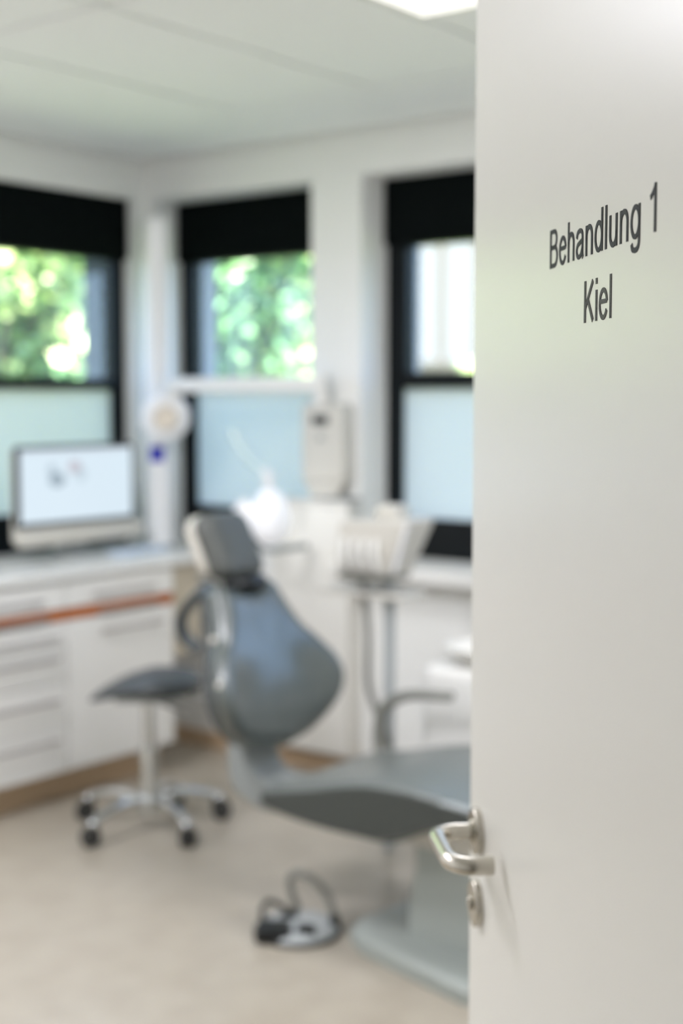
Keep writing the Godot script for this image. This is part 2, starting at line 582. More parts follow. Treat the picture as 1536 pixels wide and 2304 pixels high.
func lettering(t: Node3D, words: String, x0: float, y0: float, m: Material) -> void:
	var em := 0.0511
	var pen := x0 / em
	var line := Node3D.new()
	line.name = "lettering"
	t.add_child(line, true)
	line.set_meta("label", "dark printed words %s" % words)
	for ch in words:
		var adv: float = {"B": 0.667, "e": 0.556, "h": 0.556, "a": 0.556, "n": 0.556, "d": 0.556, "l": 0.222, "u": 0.556, "g": 0.556, " ": 0.278, "1": 0.556, "K": 0.667, "i": 0.222}[ch]
		if ch != " ":
			var g := Geo.new()
			g.x = Transform3D(Basis.from_scale(Vector3(em, em, em)), Vector3(pen * em, y0, 0.0))
			for s in strokes(ch):
				ribbon(g, s[0], s[1] if s.size() > 1 else 0.086)
			part("letter", g.mesh(20), m, line)
		pen += adv

func arc(c: Vector2, r: Vector2, a0: float, a1: float, n := 16) -> Array:
	var out := []
	for i in n + 1:
		var a := deg_to_rad(lerpf(a0, a1, float(i) / n))
		out.append(c + Vector2(cos(a), sin(a)) * r)
	return out

func strokes(ch: String) -> Array:
	var bowl := [arc(Vector2(0.262, 0.26), Vector2(0.183, 0.228), 0, 360, 32), 0.08]
	match ch:
		"B":
			return [[[Vector2(0.12, 0), Vector2(0.12, 0.716)], 0.095],
				[[Vector2(0.12, 0.674), Vector2(0.35, 0.674)] + arc(Vector2(0.36, 0.5265), Vector2(0.16, 0.1475), 90, -90, 14) + [Vector2(0.12, 0.379)], 0.083],
				[[Vector2(0.12, 0.379), Vector2(0.37, 0.379)] + arc(Vector2(0.385, 0.2105), Vector2(0.178, 0.1685), 90, -90, 14) + [Vector2(0.12, 0.042)], 0.083]]
		"e":
			return [[[Vector2(0.09, 0.30), Vector2(0.47, 0.30)], 0.074], [arc(Vector2(0.28, 0.26), Vector2(0.197, 0.228), 9, 333, 30), 0.08]]
		"h", "n":
			return [[[Vector2(0.112, 0), Vector2(0.112, 0.716 if ch == "h" else 0.519)], 0.088],
				[[Vector2(0.112, 0.27)] + arc(Vector2(0.275, 0.325), Vector2(0.161, 0.163), 176, 0, 14) + [Vector2(0.436, 0.0)], 0.086]]
		"u":
			return [[[Vector2(0.44, 0), Vector2(0.44, 0.519)], 0.086],
				[[Vector2(0.114, 0.519)] + arc(Vector2(0.275, 0.194), Vector2(0.161, 0.163), 180, 356, 14) + [Vector2(0.436, 0.25)], 0.086]]
		"a":
			return [[Geo.smooth([Vector2(0.078, 0.365), Vector2(0.135, 0.45), Vector2(0.27, 0.484), Vector2(0.395, 0.448), Vector2(0.43, 0.36), Vector2(0.43, 0.12), Vector2(0.44, 0.05), Vector2(0.462, 0.0)], 6), 0.082],
				[Geo.smooth([Vector2(0.43, 0.31), Vector2(0.25, 0.27), Vector2(0.13, 0.232), Vector2(0.083, 0.145), Vector2(0.125, 0.06), Vector2(0.215, 0.03), Vector2(0.335, 0.062), Vector2(0.425, 0.17)], 6), 0.08]]
		"d":
			return [[[Vector2(0.445, 0), Vector2(0.445, 0.716)], 0.086], bowl]
		"g":
			return [[[Vector2(0.448, 0.519), Vector2(0.448, 0.0)] + Geo.smooth([Vector2(0.448, -0.01), Vector2(0.43, -0.1), Vector2(0.36, -0.158), Vector2(0.25, -0.172), Vector2(0.14, -0.145), Vector2(0.098, -0.065)], 6), 0.084], bowl]
		"l":
			return [[[Vector2(0.111, 0), Vector2(0.111, 0.716)], 0.088]]
		"i":
			return [[[Vector2(0.111, 0), Vector2(0.111, 0.519)], 0.088], [[Vector2(0.111, 0.615), Vector2(0.111, 0.716)], 0.088]]
		"1":
			return [[[Vector2(0.328, 0), Vector2(0.328, 0.716)], 0.088], [Geo.smooth([Vector2(0.345, 0.70), Vector2(0.27, 0.62), Vector2(0.19, 0.565), Vector2(0.11, 0.525)], 5), 0.08]]
		"K":
			return [[[Vector2(0.12, 0), Vector2(0.12, 0.716)], 0.095], [[Vector2(0.13, 0.245), Vector2(0.565, 0.69)], 0.085], [[Vector2(0.275, 0.40), Vector2(0.585, 0.02)], 0.09]]
	return []

func ribbon(g: Geo, p: Array, w: float) -> void:
	var n := p.size()
	var l := []
	var r := []
	for i in n:
		var d: Vector2 = p[mini(i + 1, n - 1)] - p[maxi(i - 1, 0)]
		if p[0].distance_to(p[n - 1]) < 1e-4 and (i == 0 or i == n - 1):
			d = p[1] - p[n - 2]
		d = d.normalized()
		var k := Vector2(-d.y, d.x) * w / 2
		l.append(p[i] + k)
		r.append(p[i] - k)
	var up := 0.012
	for i in n - 1:
		var a := Vector3(l[i].x, l[i].y, up)
		var b := Vector3(r[i].x, r[i].y, up)
		var c := Vector3(r[i + 1].x, r[i + 1].y, up)
		var d := Vector3(l[i + 1].x, l[i + 1].y, up)
		var z := Vector3(0, 0, up + 0.004)
		g.quad(a, b, c, d)
		g.quad(a - z, a, d, d - z)
		g.quad(b, b - z, c - z, c)

# ---------------------------------------------------------------- built-in cabinets along the left wall
func bar_handle(t: Node3D, x0: float, x1: float, y: float, z: float) -> void:
	var g := Geo.new()
	g.rbox(Vector3(x0, y - 0.006, z + 0.022), Vector3(x1, y + 0.006, z + 0.03), 0.003)
	g.box(Vector3(x0 + 0.03, y - 0.004, z), Vector3(x0 + 0.04, y + 0.004, z + 0.024))
	g.box(Vector3(x1 - 0.04, y - 0.004, z), Vector3(x1 - 0.03, y + 0.004, z + 0.024))
	part("handle", g.mesh(), M.alu, t)

func cabinet(x0: float, x1: float, splits: Array, label: String) -> void:
	# local origin at the middle of the unit on the floor
	var c := (x0 + x1) / 2
	var w := (x1 - x0) / 2 - 0.001
	var t := thing("base_cabinet", label, "cabinet", Vector3(c, 0, -4.0), 0.0, "base cabinets under the worktop")
	part("body", Geo.new().box(Vector3(-w, 0.13, -0.53), Vector3(w, 0.868, -0.02)).mesh(), M.white, t)
	part("plinth", Geo.new().box(Vector3(-w, 0.0, -0.5), Vector3(w, 0.129, -0.1)).mesh(), M.base, t)
	var top := part("drawer", Geo.new().rbox(Vector3(-w + 0.002, 0.76, -0.019), Vector3(w - 0.002, 0.862, 0.0), 0.002).mesh(), M.white, t)
	bar_handle(top, -w + 0.12, w - 0.12, 0.80, 0.0)
	var rail := part("wood_drawer", Geo.new().rbox(Vector3(-w + 0.001, 0.713, -0.019), Vector3(w - 0.001, 0.757, -0.004), 0.002).mesh(), M.wood, t, "narrow orange-brown wooden drawer front")
	part("handle", Geo.new().rbox(Vector3(-w + 0.16, 0.717, -0.004), Vector3(w - 0.09, 0.732, 0.012), 0.003).mesh(), M.alu, rail)
	for s in splits:
		var d := part("drawer" if s[1] - s[0] < 0.4 else "door", Geo.new().rbox(Vector3(-w + 0.002, s[0] + 0.002, -0.019), Vector3(w - 0.002, s[1] - 0.002, 0.0), 0.002).mesh(), M.white, t)
		bar_handle(d, s[3], s[4], s[2], 0.0)

func cabinets() -> void:
	cabinet(2.87, 3.47, [[0.62, 0.71, 0.655, -0.23, 0.25], [0.48, 0.62, 0.575, -0.23, 0.25], [0.30, 0.48, 0.415, -0.23, 0.25], [0.13, 0.30, 0.262, -0.23, 0.25]], "white base cabinet with a stack of drawers, at the left picture edge below the monitor")
	cabinet(3.47, 4.05, [[0.13, 0.71, 0.652, -0.13, 0.21]], "white base cabinet with one tall door, behind the stool, right of the drawer cabinet")
	var t := thing("worktop", "long white worktop with rounded end carrying the monitor, below the left window", "worktop", Vector3(3.5, 0.87, -4.25))
	var o := PackedVector2Array([Vector2(-1.2, -0.265)])
	for i in 7:
		var a := -PI / 2 + PI / 2 * i / 6
		o.push_back(Vector2(0.705 + 0.05 * cos(a), -0.215 + 0.05 * sin(a)))
	o.push_back(Vector2(0.77, 0.0))
	o.push_back(Vector2(0.93, 0.08)); o.push_back(Vector2(0.93, 0.298)); o.push_back(Vector2(-1.2, 0.298))
	var g := Geo.new()
	g.x = Transform3D(Basis(Vector3.RIGHT, -PI / 2), Vector3.ZERO)
	g.loft(o, [[0.004, 0.0], [0.0, 0.004], [0.0, 0.031], [0.004, 0.035]])
	part("top", g.mesh(30), M.worktop, t)
	var b := thing("waste_cabinet", "small beige cabinet hanging below the worktop end, left of the chair's headrest", "cabinet", Vector3(4.145, 0.48, -4.0))
	part("body", Geo.new().rbox(Vector3(-0.09, 0.0, -0.3), Vector3(0.085, 0.385, -0.02), 0.004).mesh(), M.beige, b)
	part("front", Geo.new().rbox(Vector3(-0.09, 0.0, -0.018), Vector3(0.085, 0.38, 0.0), 0.003).mesh(), M.beige, b)
	b.position.z = -4.03

# ---------------------------------------------------------------- garden
func outside() -> void:
	structure("ground_outside", Geo.new().box(Vector3(4.9, -0.4, -40), Vector3(45, -0.3, 20)).box(Vector3(-25, -0.4, -40), Vector3(4.9, -0.3, -4.95)).mesh(), textured(mat(Color.WHITE, 0.9), noise_tex(0.03, Color(0.2, 0.28, 0.14), Color(0.32, 0.4, 0.22), false, 256), 0.4), "green lawn outside")
	var rng := RandomNumberGenerator.new()
	rng.seed = 11
	var trees := [
		# x, z, trunk height, crown centre height, radii, leaf count, tone, label
		[6.9, -9.2, 1.4, 2.9, Vector3(1.5, 1.5, 1.4), 9000, 0, "light green leafy tree seen through the left window"],
		[8.9, -10.6, 1.2, 2.8, Vector3(1.5, 1.6, 1.4), 8000, 1, "bright yellowish green tree behind the left window's right half"],
		[9.6, -8.7, 1.0, 3.2, Vector3(1.3, 1.7, 1.2), 6500, 2, "darker green tree with visible stems behind the middle window"],
		[8.1, -9.05, 1.0, 2.0, Vector3(0.95, 1.3, 0.85), 5000, 2, "small green bushy tree at the left window's right edge"],
		[11.6, -11.4, 1.6, 3.4, Vector3(2.2, 2.4, 2.0), 9000, 1, "tall green tree farther back between the left and middle windows"],
		[5.0, -11.5, 1.4, 3.2, Vector3(2.0, 2.0, 1.8), 8000, 0, "broad green tree left of the others outside the left window"],
		[14.0, -12.0, 1.2, 3.6, Vector3(1.8, 2.3, 1.5), 8000, 2, "dark green tree behind the middle window's right edge"],
	]
	for a in trees:
		tree(rng, a)
	# hedges in front of the neighbouring house and at the garden's end
	hedge(rng, Vector3(12.6, -0.3, -7.6), Vector3(1.5, 2.3, 0.9), 6000, "low green shrub below the pale facade, seen in the right window")
	hedge(rng, Vector3(16.6, -0.3, -10.6), Vector3(1.2, 2.2, 0.9), 4000, "green shrub farther back below the pale facade")
	house()

func leaf_mesh() -> ArrayMesh:
	var g := Geo.new()
	var a := Vector3(0, 0, 0)
	var b := Vector3(0.5, 0.5, 0.12)
	var c := Vector3(0, 1.1, 0.0)
	var d := Vector3(-0.5, 0.5, 0.12)
	g.tri(a, b, c)
	g.tri(a, c, d)
	return g.mesh(10)

var leaf_shape: ArrayMesh
var leaf_mats := []

func foliage(rng: RandomNumberGenerator, parent: Node3D, c: Vector3, r: Vector3, count: int, tone: int, size: float) -> void:
	if leaf_shape == null:
		leaf_shape = leaf_mesh()
		for col in [Color(0.77, 0.86, 0.73), Color(0.83, 0.90, 0.72), Color(0.42, 0.60, 0.48)]:
			var lm := mat(col, 0.35)
			lm.backlight_enabled = true
			lm.backlight = Color(0.75, 0.8, 0.6)
			lm.vertex_color_use_as_albedo = true
			leaf_mats.append(lm)
	var mm := MultiMesh.new()
	mm.transform_format = MultiMesh.TRANSFORM_3D
	mm.use_colors = true
	mm.mesh = leaf_shape
	mm.instance_count = count
	var clumps := []
	for i in 26:
		var v := Vector3(rng.randfn(), rng.randfn(), rng.randfn()).normalized() * pow(rng.randf(), 0.4)
		clumps.append(v * r)
	for i in count:
		var k: Vector3 = clumps[rng.randi() % clumps.size()]
		var v := Vector3(rng.randfn(), rng.randfn(), rng.randfn()).normalized() * pow(rng.randf(), 0.45) * 0.42
		var p := c + k + v * r
		var b := Basis.from_euler(Vector3(rng.randf_range(-1.2, 1.2), rng.randf() * TAU, rng.randf_range(-1.2, 1.2)))
		var s := size * rng.randf_range(0.7, 1.4)
		mm.set_instance_transform(i, Transform3D(b.scaled(Vector3.ONE * s), p))
		var w := rng.randf_range(0.6, 1.25)
		mm.set_instance_color(i, Color(w, w, w * rng.randf_range(0.7, 1.1)))
	var f := MultiMeshInstance3D.new()
	f.name = "foliage"
	f.multimesh = mm
	f.material_override = leaf_mats[tone]
	f.set_meta("kind", "stuff")
	parent.add_child(f, true)

func tree(rng: RandomNumberGenerator, a: Array) -> void:
	var t := thing("garden_tree", a[7], "tree", Vector3(a[0], -0.3, a[1]), 0.0, "trees in the garden")
	var bark := mat(Color(0.42, 0.4, 0.38), 0.85)
	var g := Geo.new()
	var top: float = a[3]
	g.tube(Geo.smooth([Vector3(0, -0.02, 0), Vector3(0.05, a[2], 0.03), Vector3(-0.03, top, 0), Vector3(0.05, top + a[4].y * 0.7, 0.05)], 5), 0.13, 10, 0.03)
	part("trunk", g.mesh(), bark, t)
	for i in 5:
		var an := TAU * i / 5.0 + rng.randf()
		var bg := Geo.new()
		var h: float = a[2] * rng.randf_range(0.55, 1.1)
		var e := Vector3(cos(an) * a[4].x * 0.7, top + rng.randf_range(-0.2, 0.7) * a[4].y, sin(an) * a[4].z * 0.7)
		bg.tube(Geo.smooth([Vector3(0.02, h, 0.01), Vector3(e.x * 0.35, lerpf(h, e.y, 0.55), e.z * 0.35), e], 5), 0.06, 7, 0.012)
		part("branch", bg.mesh(), bark, t)
	foliage(rng, t, Vector3(0, top, 0), a[4], int(a[5] * 0.7), a[6], 0.115)

func hedge(rng: RandomNumberGenerator, at: Vector3, size: Vector3, count: int, label: String) -> void:
	var t := thing("garden_shrub", label, "shrub", at, 0.0, "shrubs below the pale facade")
	for i in 7:
		var g := Geo.new()
		var e := Vector3(rng.randf_range(-0.6, 0.6) * size.x, size.y * 0.8, rng.randf_range(-0.6, 0.6) * size.z)
		g.tube(Geo.smooth([Vector3(e.x * 0.2, -0.02, e.z * 0.2), Vector3(e.x * 0.6, e.y * 0.5, e.z * 0.6), e], 4), 0.025, 6, 0.008)
		part("stem", g.mesh(), mat(Color(0.36, 0.32, 0.26), 0.85), t)
	foliage(rng, t, Vector3(0, size.y * 0.5, 0), Vector3(size.x * 0.75, size.y * 0.40, size.z * 0.75), count, 0, 0.075)

func house() -> void:
	# pale neighbouring house with grey posts in front of tall light panels, seen in the right window
	var dir := Vector3(0.832, 0, -0.5548)
	var side := Vector3(0.5548, 0, 0.832)
	var t := thing("neighbour_house", "pale facade of tall light panels between grey posts, seen in the right window", "building", dir * 24.0 + Vector3(0, -0.3, 0))
	t.basis = Basis(side, Vector3.UP, -dir)
	part("wall", Geo.new().box(Vector3(-1.2, 0, -4.0), Vector3(5.6, 2.45, 0.0)).mesh(), mat(Color(0.5, 0.5, 0.48), 0.8), t)
	part("roof", Geo.new().box(Vector3(-1.6, 5.4, -4.3), Vector3(6.0, 5.7, 0.7)).mesh(), mat(Color(0.32, 0.33, 0.35), 0.8), t)
	var pale := mat(Color(0.225, 0.265, 0.315), 0.6)
	var post := mat(Color(0.125, 0.135, 0.135), 0.7)
	for i in 11:
		var x := -1.15 + i * 0.61
		part("panel", Geo.new().box(Vector3(x + 0.06, 2.45, -0.12), Vector3(x + 0.55, 5.4, -0.05)).mesh(), pale, t)
		part("post", Geo.new().box(Vector3(x - 0.07, 2.45, -0.1), Vector3(x + 0.07, 5.4, 0.1)).mesh(), post, t)
	part("rail", Geo.new().box(Vector3(-1.2, 2.38, -0.1), Vector3(5.6, 2.5, 0.14)).mesh(), post, t)

# ---------------------------------------------------------------- dental chair
func profile_x(poly: Array, x0: float, x1: float, bevel: float, g: Geo = null) -> Geo:
	# poly: points (z, y); swept along x with rounded rims
	if g == null:
		g = Geo.new()
	var o := PackedVector2Array()
	for p in poly:
		o.push_back(Vector2(p[0], p[1]))
	if Geometry2D.is_polygon_clockwise(o):
		o.reverse()
	# local (x,y,z) -> world (z?): x=z, y=y, z=-x keeps it right-handed
	g.x = Transform3D(Basis(Vector3(0, 0, 1), Vector3(0, 1, 0), Vector3(-1, 0, 0)), Vector3.ZERO)
	g.loft(o, [[bevel, -x1], [bevel * 0.3, -x1 + bevel * 0.3], [0, -x1 + bevel], [0, -x0 - bevel], [bevel * 0.3, -x0 - bevel * 0.3], [bevel, -x0]])
	return g

func smooth_poly(p: Array, n := 5) -> Array:
	var q := p.duplicate()
	q.push_front(p[-1]); q.push_back(p[0]); q.push_back(p[1])
	var v := []
	for a in q:
		v.append(Vector2(a[0], a[1]))
	var s := Geo.smooth(v, n)
	var out := []
	for i in range(n, s.size() - n - 1):
		out.append([s[i].x, s[i].y])
	return out

func dental_chair() -> void:
	var o := Vector3(3.2, 0, -2.1)
	var t := thing("dental_chair", "grey upholstered dental chair with raised backrest in the middle of the room", "dental chair", o)
	# floor plate and lift column
	var g := Geo.new()
	g.x = Transform3D(Basis(Vector3.RIGHT, -PI / 2), -o)
	var plate := PackedVector2Array([Vector2(2.93, 1.45), Vector2(3.52, 1.35), Vector2(3.56, 2.20), Vector2(3.50, 2.29), Vector2(3.12, 2.345), Vector2(3.05, 2.32), Vector2(3.0, 2.24), Vector2(2.90, 1.85)])
	g.loft(plate, [[0.0, 0.0], [0.0, 0.035], [0.012, 0.05], [0.04, 0.058]])
	part("base_plate", g.mesh(35), M.plate_grey, t)
	var col := Geo.new()
	col.x = Transform3D(Basis(Vector3.RIGHT, -PI / 2), -o)
	col.loft(Geo.rect(3.06, 1.55, 3.42, 2.16, 0.07, 5), [[0.0, 0.05], [0.0, 0.12], [0.02, 0.25], [0.02, 0.42]])
	part("lift_column", col.mesh(40), M.plate_grey, t)
	# seat
	var seat := profile_x(smooth_poly([[-2.56, 0.375], [-2.4, 0.355], [-2.24, 0.352], [-2.10, 0.36], [-1.93, 0.43], [-1.6, 0.455], [-1.57, 0.475], [-1.6, 0.492], [-1.85, 0.50], [-2.02, 0.518], [-2.2, 0.512], [-2.38, 0.47], [-2.56, 0.428], [-2.575, 0.405]]), 2.945, 3.48, 0.014)
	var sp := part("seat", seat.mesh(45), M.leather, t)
	sp.position = -o
	var leg := profile_x(smooth_poly([[-1.59, 0.455], [-1.2, 0.40], [-0.95, 0.36], [-0.93, 0.38], [-0.95, 0.41], [-1.2, 0.455], [-1.5, 0.492], [-1.59, 0.492]]), 2.97, 3.465, 0.03)
	part("leg_rest", leg.mesh(45), M.leather, t).position = -o
	var highlight := Geo.new()
	highlight.tube(Geo.smooth([Vector3(2.958, 0.50, -2.06), Vector3(2.952, 0.496, -1.9), Vector3(2.952, 0.48, -1.7), Vector3(2.956, 0.472, -1.58)], 6), 0.008, 8)
	part("rim_highlight", highlight.mesh(), M.light_grey, t).position = -o  # light grey strip added as the highlight along the upper seat rim
	var under := profile_x([[-2.5, 0.335], [-1.75, 0.335], [-1.75, 0.44], [-2.5, 0.38]], 3.03, 3.41, 0.01)
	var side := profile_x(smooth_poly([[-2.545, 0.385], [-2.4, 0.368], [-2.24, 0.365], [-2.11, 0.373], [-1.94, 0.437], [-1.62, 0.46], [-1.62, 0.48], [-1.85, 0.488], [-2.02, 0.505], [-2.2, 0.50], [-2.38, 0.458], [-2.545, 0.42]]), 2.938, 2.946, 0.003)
	part("shaded_side", side.mesh(45), mat(Color(0.245, 0.262, 0.25), 0.5), t, "seat side with its shade painted in dark grey").position = -o  # dark skin over the seat flank; its shade is put into the colour
	part("seat_frame", under.mesh(), M.cream, t).position = -o
	# backrest: pear-shaped cushion, local x across, y up, z to the front
	var lean := Basis(Vector3.RIGHT, deg_to_rad(-15))
	var half := [[0.0, -0.02], [0.12, 0.0], [0.205, 0.04], [0.26, 0.09], [0.285, 0.15], [0.278, 0.215], [0.238, 0.285], [0.192, 0.345], [0.164, 0.41], [0.147, 0.465], [0.137, 0.495], [0.095, 0.505], [0.0, 0.475]]
	var outline := PackedVector2Array()
	var sm := []
	for p in half:
		sm.append(Vector2(p[0], p[1]))
	sm = Geo.smooth(sm, 4)
	for p in sm:
		outline.push_back(p)
	for i in range(sm.size() - 2, 0, -1):
		outline.push_back(Vector2(-sm[i].x, sm[i].y))
	var place := Transform3D(lean, Vector3(3.232, 0.49, -2.735) - o)
	var mid := Vector2(0, 0.25)
	var bg := Geo.new()
	bg.loft(outline, [[0.03, -0.03, 1.0], [0.0, -0.012, 1.0], [0.0, 0.012], [0.005, 0.03], [0.018, 0.044], [0.035, 0.051], [0.05, 0.053, 0.93], [0.05, 0.05, 0.6], [0.05, 0.047, 0.3], [0.05, 0.046, 0.05]], mid)
	curve(bg, 1.7, 0.35)
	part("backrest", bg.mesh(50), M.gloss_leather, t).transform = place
	var shell := Geo.new()
	shell.loft(outline, [[0.07, -0.075, 0.95], [0.03, -0.07], [0.008, -0.05], [0.004, -0.014], [0.03, -0.012]], mid)
	curve(shell, 1.7, 0.35)
	part("backrest_shell", shell.mesh(50), M.dark_leather, t).transform = place
	for h in [[-0.195, 0.345, -0.01], [-0.272, 0.21, 0.055]]:
		var bolt := Geo.new()
		bolt.ball(Vector3(h[0], h[1], h[2]), Vector3(0.012, 0.014, 0.012), 14, 8)
		part("bolt", bolt.mesh(60), M.cream, t, "small white side bolt").transform = place
	# arm that carries the backrest
	var br := profile_x(smooth_poly([[-2.60, 0.33], [-2.70, 0.29], [-2.83, 0.33], [-2.87, 0.42], [-2.85, 0.60], [-2.80, 0.62], [-2.79, 0.46], [-2.76, 0.40], [-2.70, 0.385], [-2.58, 0.385]], 4), 3.13, 3.29, 0.012)
	part("backrest_arm", br.mesh(45), M.grey, t).position = -o
	# headrest
	var hl := Basis(Vector3.RIGHT, deg_to_rad(-27))
	var hp := Transform3D(hl, Vector3(3.236, 0.99, -2.89) - o)
	var hg := Geo.new()
	hg.loft(Geo.rect(-0.115, 0.0, 0.115, 0.225, 0.05, 6), [[0.035, -0.035], [0.008, -0.022], [0.0, 0.0], [0.004, 0.02], [0.018, 0.034], [0.035, 0.038], [0.05, 0.036, 0.6], [0.05, 0.033, 0.1]])
	for i in hg.t.size():
		hg.t[i].z -= 0.12 * absf(hg.t[i].x + 0.02)
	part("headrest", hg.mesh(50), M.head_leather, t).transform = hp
	var hs := Geo.new()
	hs.loft(Geo.rect(-0.12, 0.02, 0.12, 0.235, 0.06, 6), [[0.03, -0.075], [0.008, -0.065], [0.0, -0.05], [0.003, -0.024], [0.02, -0.022]])
	part("headrest_shell", hs.mesh(50), M.cream, t, "cream shell behind the headrest").transform = hp
	var hb := Geo.new()
	hb.tube([Vector3(3.236, 0.90, -2.915) - o, Vector3(3.236, 1.02, -2.955) - o, Vector3(3.236, 1.10, -2.975) - o], 0.03, 10, -1.0, 1.0)
	part("headrest_bar", hb.mesh(), M.black, t)
	var joint := Geo.new()
	joint.ball(Vector3(3.236, 0.975, -2.875) - o, Vector3(0.09, 0.03, 0.05))
	part("headrest_joint", joint.mesh(60), M.black, t)
	# armrest on the far side
	var ar := Geo.new()
	ar.tube(Geo.smooth([Vector3(3.47, 0.40, -2.5), Vector3(3.51, 0.43, -2.55), Vector3(3.51, 0.50, -2.555), Vector3(3.51, 0.562, -2.54), Vector3(3.51, 0.605, -2.49), Vector3(3.51, 0.628, -2.42), Vector3(3.51, 0.64, -2.28)], 6), 0.025, 12, 0.015)
	ar.x = Transform3D()
	part("armrest", ar.mesh(), M.hose, t).position = -o

func curve(g: Geo, amount: float, bow: float) -> void:
	# dish a cushion: its sides come forward, its top bows back
	for i in g.t.size():
		var p := g.t[i]
		var wing := maxf(0.0, absf(p.x) - 0.11)
		g.t[i] = Vector3(p.x, p.y, p.z + amount * wing * wing - bow * (p.y - 0.15) * (p.y - 0.15))

# ---------------------------------------------------------------- stool
func stool() -> void:
	var o := Vector3(3.44, 0, -3.53)
	var t := thing("work_stool", "dark grey saddle stool with chrome five-star base in front of the cabinets", "stool", o)
	var right := Vector3(0.611, 0, 0.792)
	var away := Vector3(0.792, 0, -0.611)
	# saddle: rings across the seat, drooping to the left end
	var seat := Geo.new()
	seat.x = Transform3D(Basis(right, Vector3.UP, -away), Vector3(0, 0.535, 0))
	var n := 28
	var prof := [[0.0, -0.028], [0.75, -0.03], [0.95, -0.02], [1.0, 0.0], [0.97, 0.018], [0.85, 0.03], [0.55, 0.036], [0.0, 0.034]]
	var pt := func(r: float, h: float, a: float) -> Vector3:
		var c := cos(a)
		var s := sin(a)
		var px := (0.195 if c > 0.0 else 0.212) * r * c
		var pz := 0.165 * r * s * (1.0 + 0.18 * c)
		var drop := 0.0
		if px < 0.0:
			drop = -1.35 * px * px
		var thin := 1.0 if px > -0.02 else lerpf(1.0, 0.45, clampf(-px / 0.19, 0.0, 1.0))
		return Vector3(px, h * thin * (1.15 if px > 0.0 else 1.0) + drop + 0.05 * px * (0.4 if px > 0 else 0.1), pz)
	for k in prof.size() - 1:
		for i in n:
			var a0 := -TAU * i / n
			var a1 := -TAU * (i + 1) / n
			var p0: Vector3 = pt.call(prof[k][0], prof[k][1], a0)
			var p1: Vector3 = pt.call(prof[k][0], prof[k][1], a1)
			var q0: Vector3 = pt.call(prof[k + 1][0], prof[k + 1][1], a0)
			var q1: Vector3 = pt.call(prof[k + 1][0], prof[k + 1][1], a1)
			if prof[k][0] > 0.0:
				seat.tri(p0, p1, q1)
			if prof[k + 1][0] > 0.0:
				seat.tri(p0, q1, q0)
	part("seat", seat.mesh(60), M.dark_leather, t)
	var plate := Geo.new()
	plate.x = Transform3D(Basis(right, Vector3.UP, -away), Vector3.ZERO)
	plate.rbox(Vector3(-0.11, 0.475, -0.07), Vector3(0.12, 0.505, 0.07), 0.008)
	part("seat_plate", plate.mesh(), M.light_grey, t)
	var col := Geo.new()
	col.lathe([Vector2(0, 0.075), Vector2(0.036, 0.075), Vector2(0.036, 0.30), Vector2(0.034, 0.305), Vector2(0.024, 0.306), Vector2(0.024, 0.47), Vector2(0.045, 0.478), Vector2(0, 0.479)], 24)
	part("gas_column", col.mesh(), M.chrome, t)
	var hub := Geo.new()
	hub.lathe([Vector2(0, 0.07), Vector2(0.045, 0.07), Vector2(0.052, 0.085), Vector2(0.045, 0.125), Vector2(0.037, 0.13), Vector2(0, 0.131)], 24)
	part("hub", hub.mesh(), M.chrome, t)
	for k in 5:
		var a := deg_to_rad([26.0, 106.0, 181.5, 257.0, 336.0][k])
		var d := Vector3(cos(a), 0, sin(a))
		var leg := Geo.new()
		leg.tube(Geo.smooth([d * 0.035 + Vector3(0, 0.112, 0), d * 0.13 + Vector3(0, 0.122, 0), d * 0.22 + Vector3(0, 0.104, 0), d * 0.268 + Vector3(0, 0.086, 0)], 6), 0.019, 10, 0.015)
		leg.ball(d * 0.266 + Vector3(0, 0.084, 0), Vector3(0.022, 0.018, 0.022), 12, 8)
		part("leg", leg.mesh(50), M.chrome, t)
		var c := Node3D.new()
		c.name = "caster"
		t.add_child(c, true)
		c.position = d * 0.265
		c.rotation.y = 0.6 + k * 1.3
		for s in [-1.0, 1.0]:
			var w := Geo.new()
			w.x = Transform3D(Basis(Vector3.FORWARD, PI / 2), Vector3(0.013 * s - 0.01, 0.033, 0.014))
			w.lathe([Vector2(0, 0), Vector2(0.027, 0), Vector2(0.033, 0.004), Vector2(0.033, 0.016), Vector2(0.027, 0.02), Vector2(0, 0.02)], 20)
			part("wheel", w.mesh(), M.rubber, c)
		part("hood", Geo.new().rbox(Vector3(-0.008, 0.025, -0.024), Vector3(0.008, 0.076, 0.034), 0.004).mesh(), M.black, c)
	# curved torso support on its stem, lever
	var pad := Geo.new()
	pad.x = Transform3D(Basis(), -o)
	pad.tube(Geo.smooth([Vector3(3.575, 0.885, -3.34), Vector3(3.56, 0.865, -3.375), Vector3(3.545, 0.82, -3.42), Vector3(3.535, 0.757, -3.455), Vector3(3.545, 0.695, -3.445), Vector3(3.565, 0.655, -3.395)], 6), 0.02, 14, 0.018, 2.2)
	part("torso_support", pad.mesh(50), M.dark_leather, t)
	var stem := Geo.new()
	stem.x = Transform3D(Basis(), -o)
	stem.tube(Geo.smooth([Vector3(3.50, 0.49, -3.46), Vector3(3.56, 0.485, -3.38), Vector3(3.60, 0.50, -3.30), Vector3(3.62, 0.58, -3.27), Vector3(3.62, 0.75, -3.27), Vector3(3.60, 0.85, -3.30), Vector3(3.562, 0.862, -3.372)], 6), 0.009, 10)
	part("support_stem", stem.mesh(), M.chrome, t)
	var lever := Geo.new()
	lever.x = Transform3D(Basis(right, Vector3.UP, -away), Vector3.ZERO)
	lever.tube([Vector3(0.04, 0.478, 0.05), Vector3(0.1, 0.47, 0.10), Vector3(0.16, 0.455, 0.13)], 0.006, 8)
	part("lever", lever.mesh(), M.hose, t)

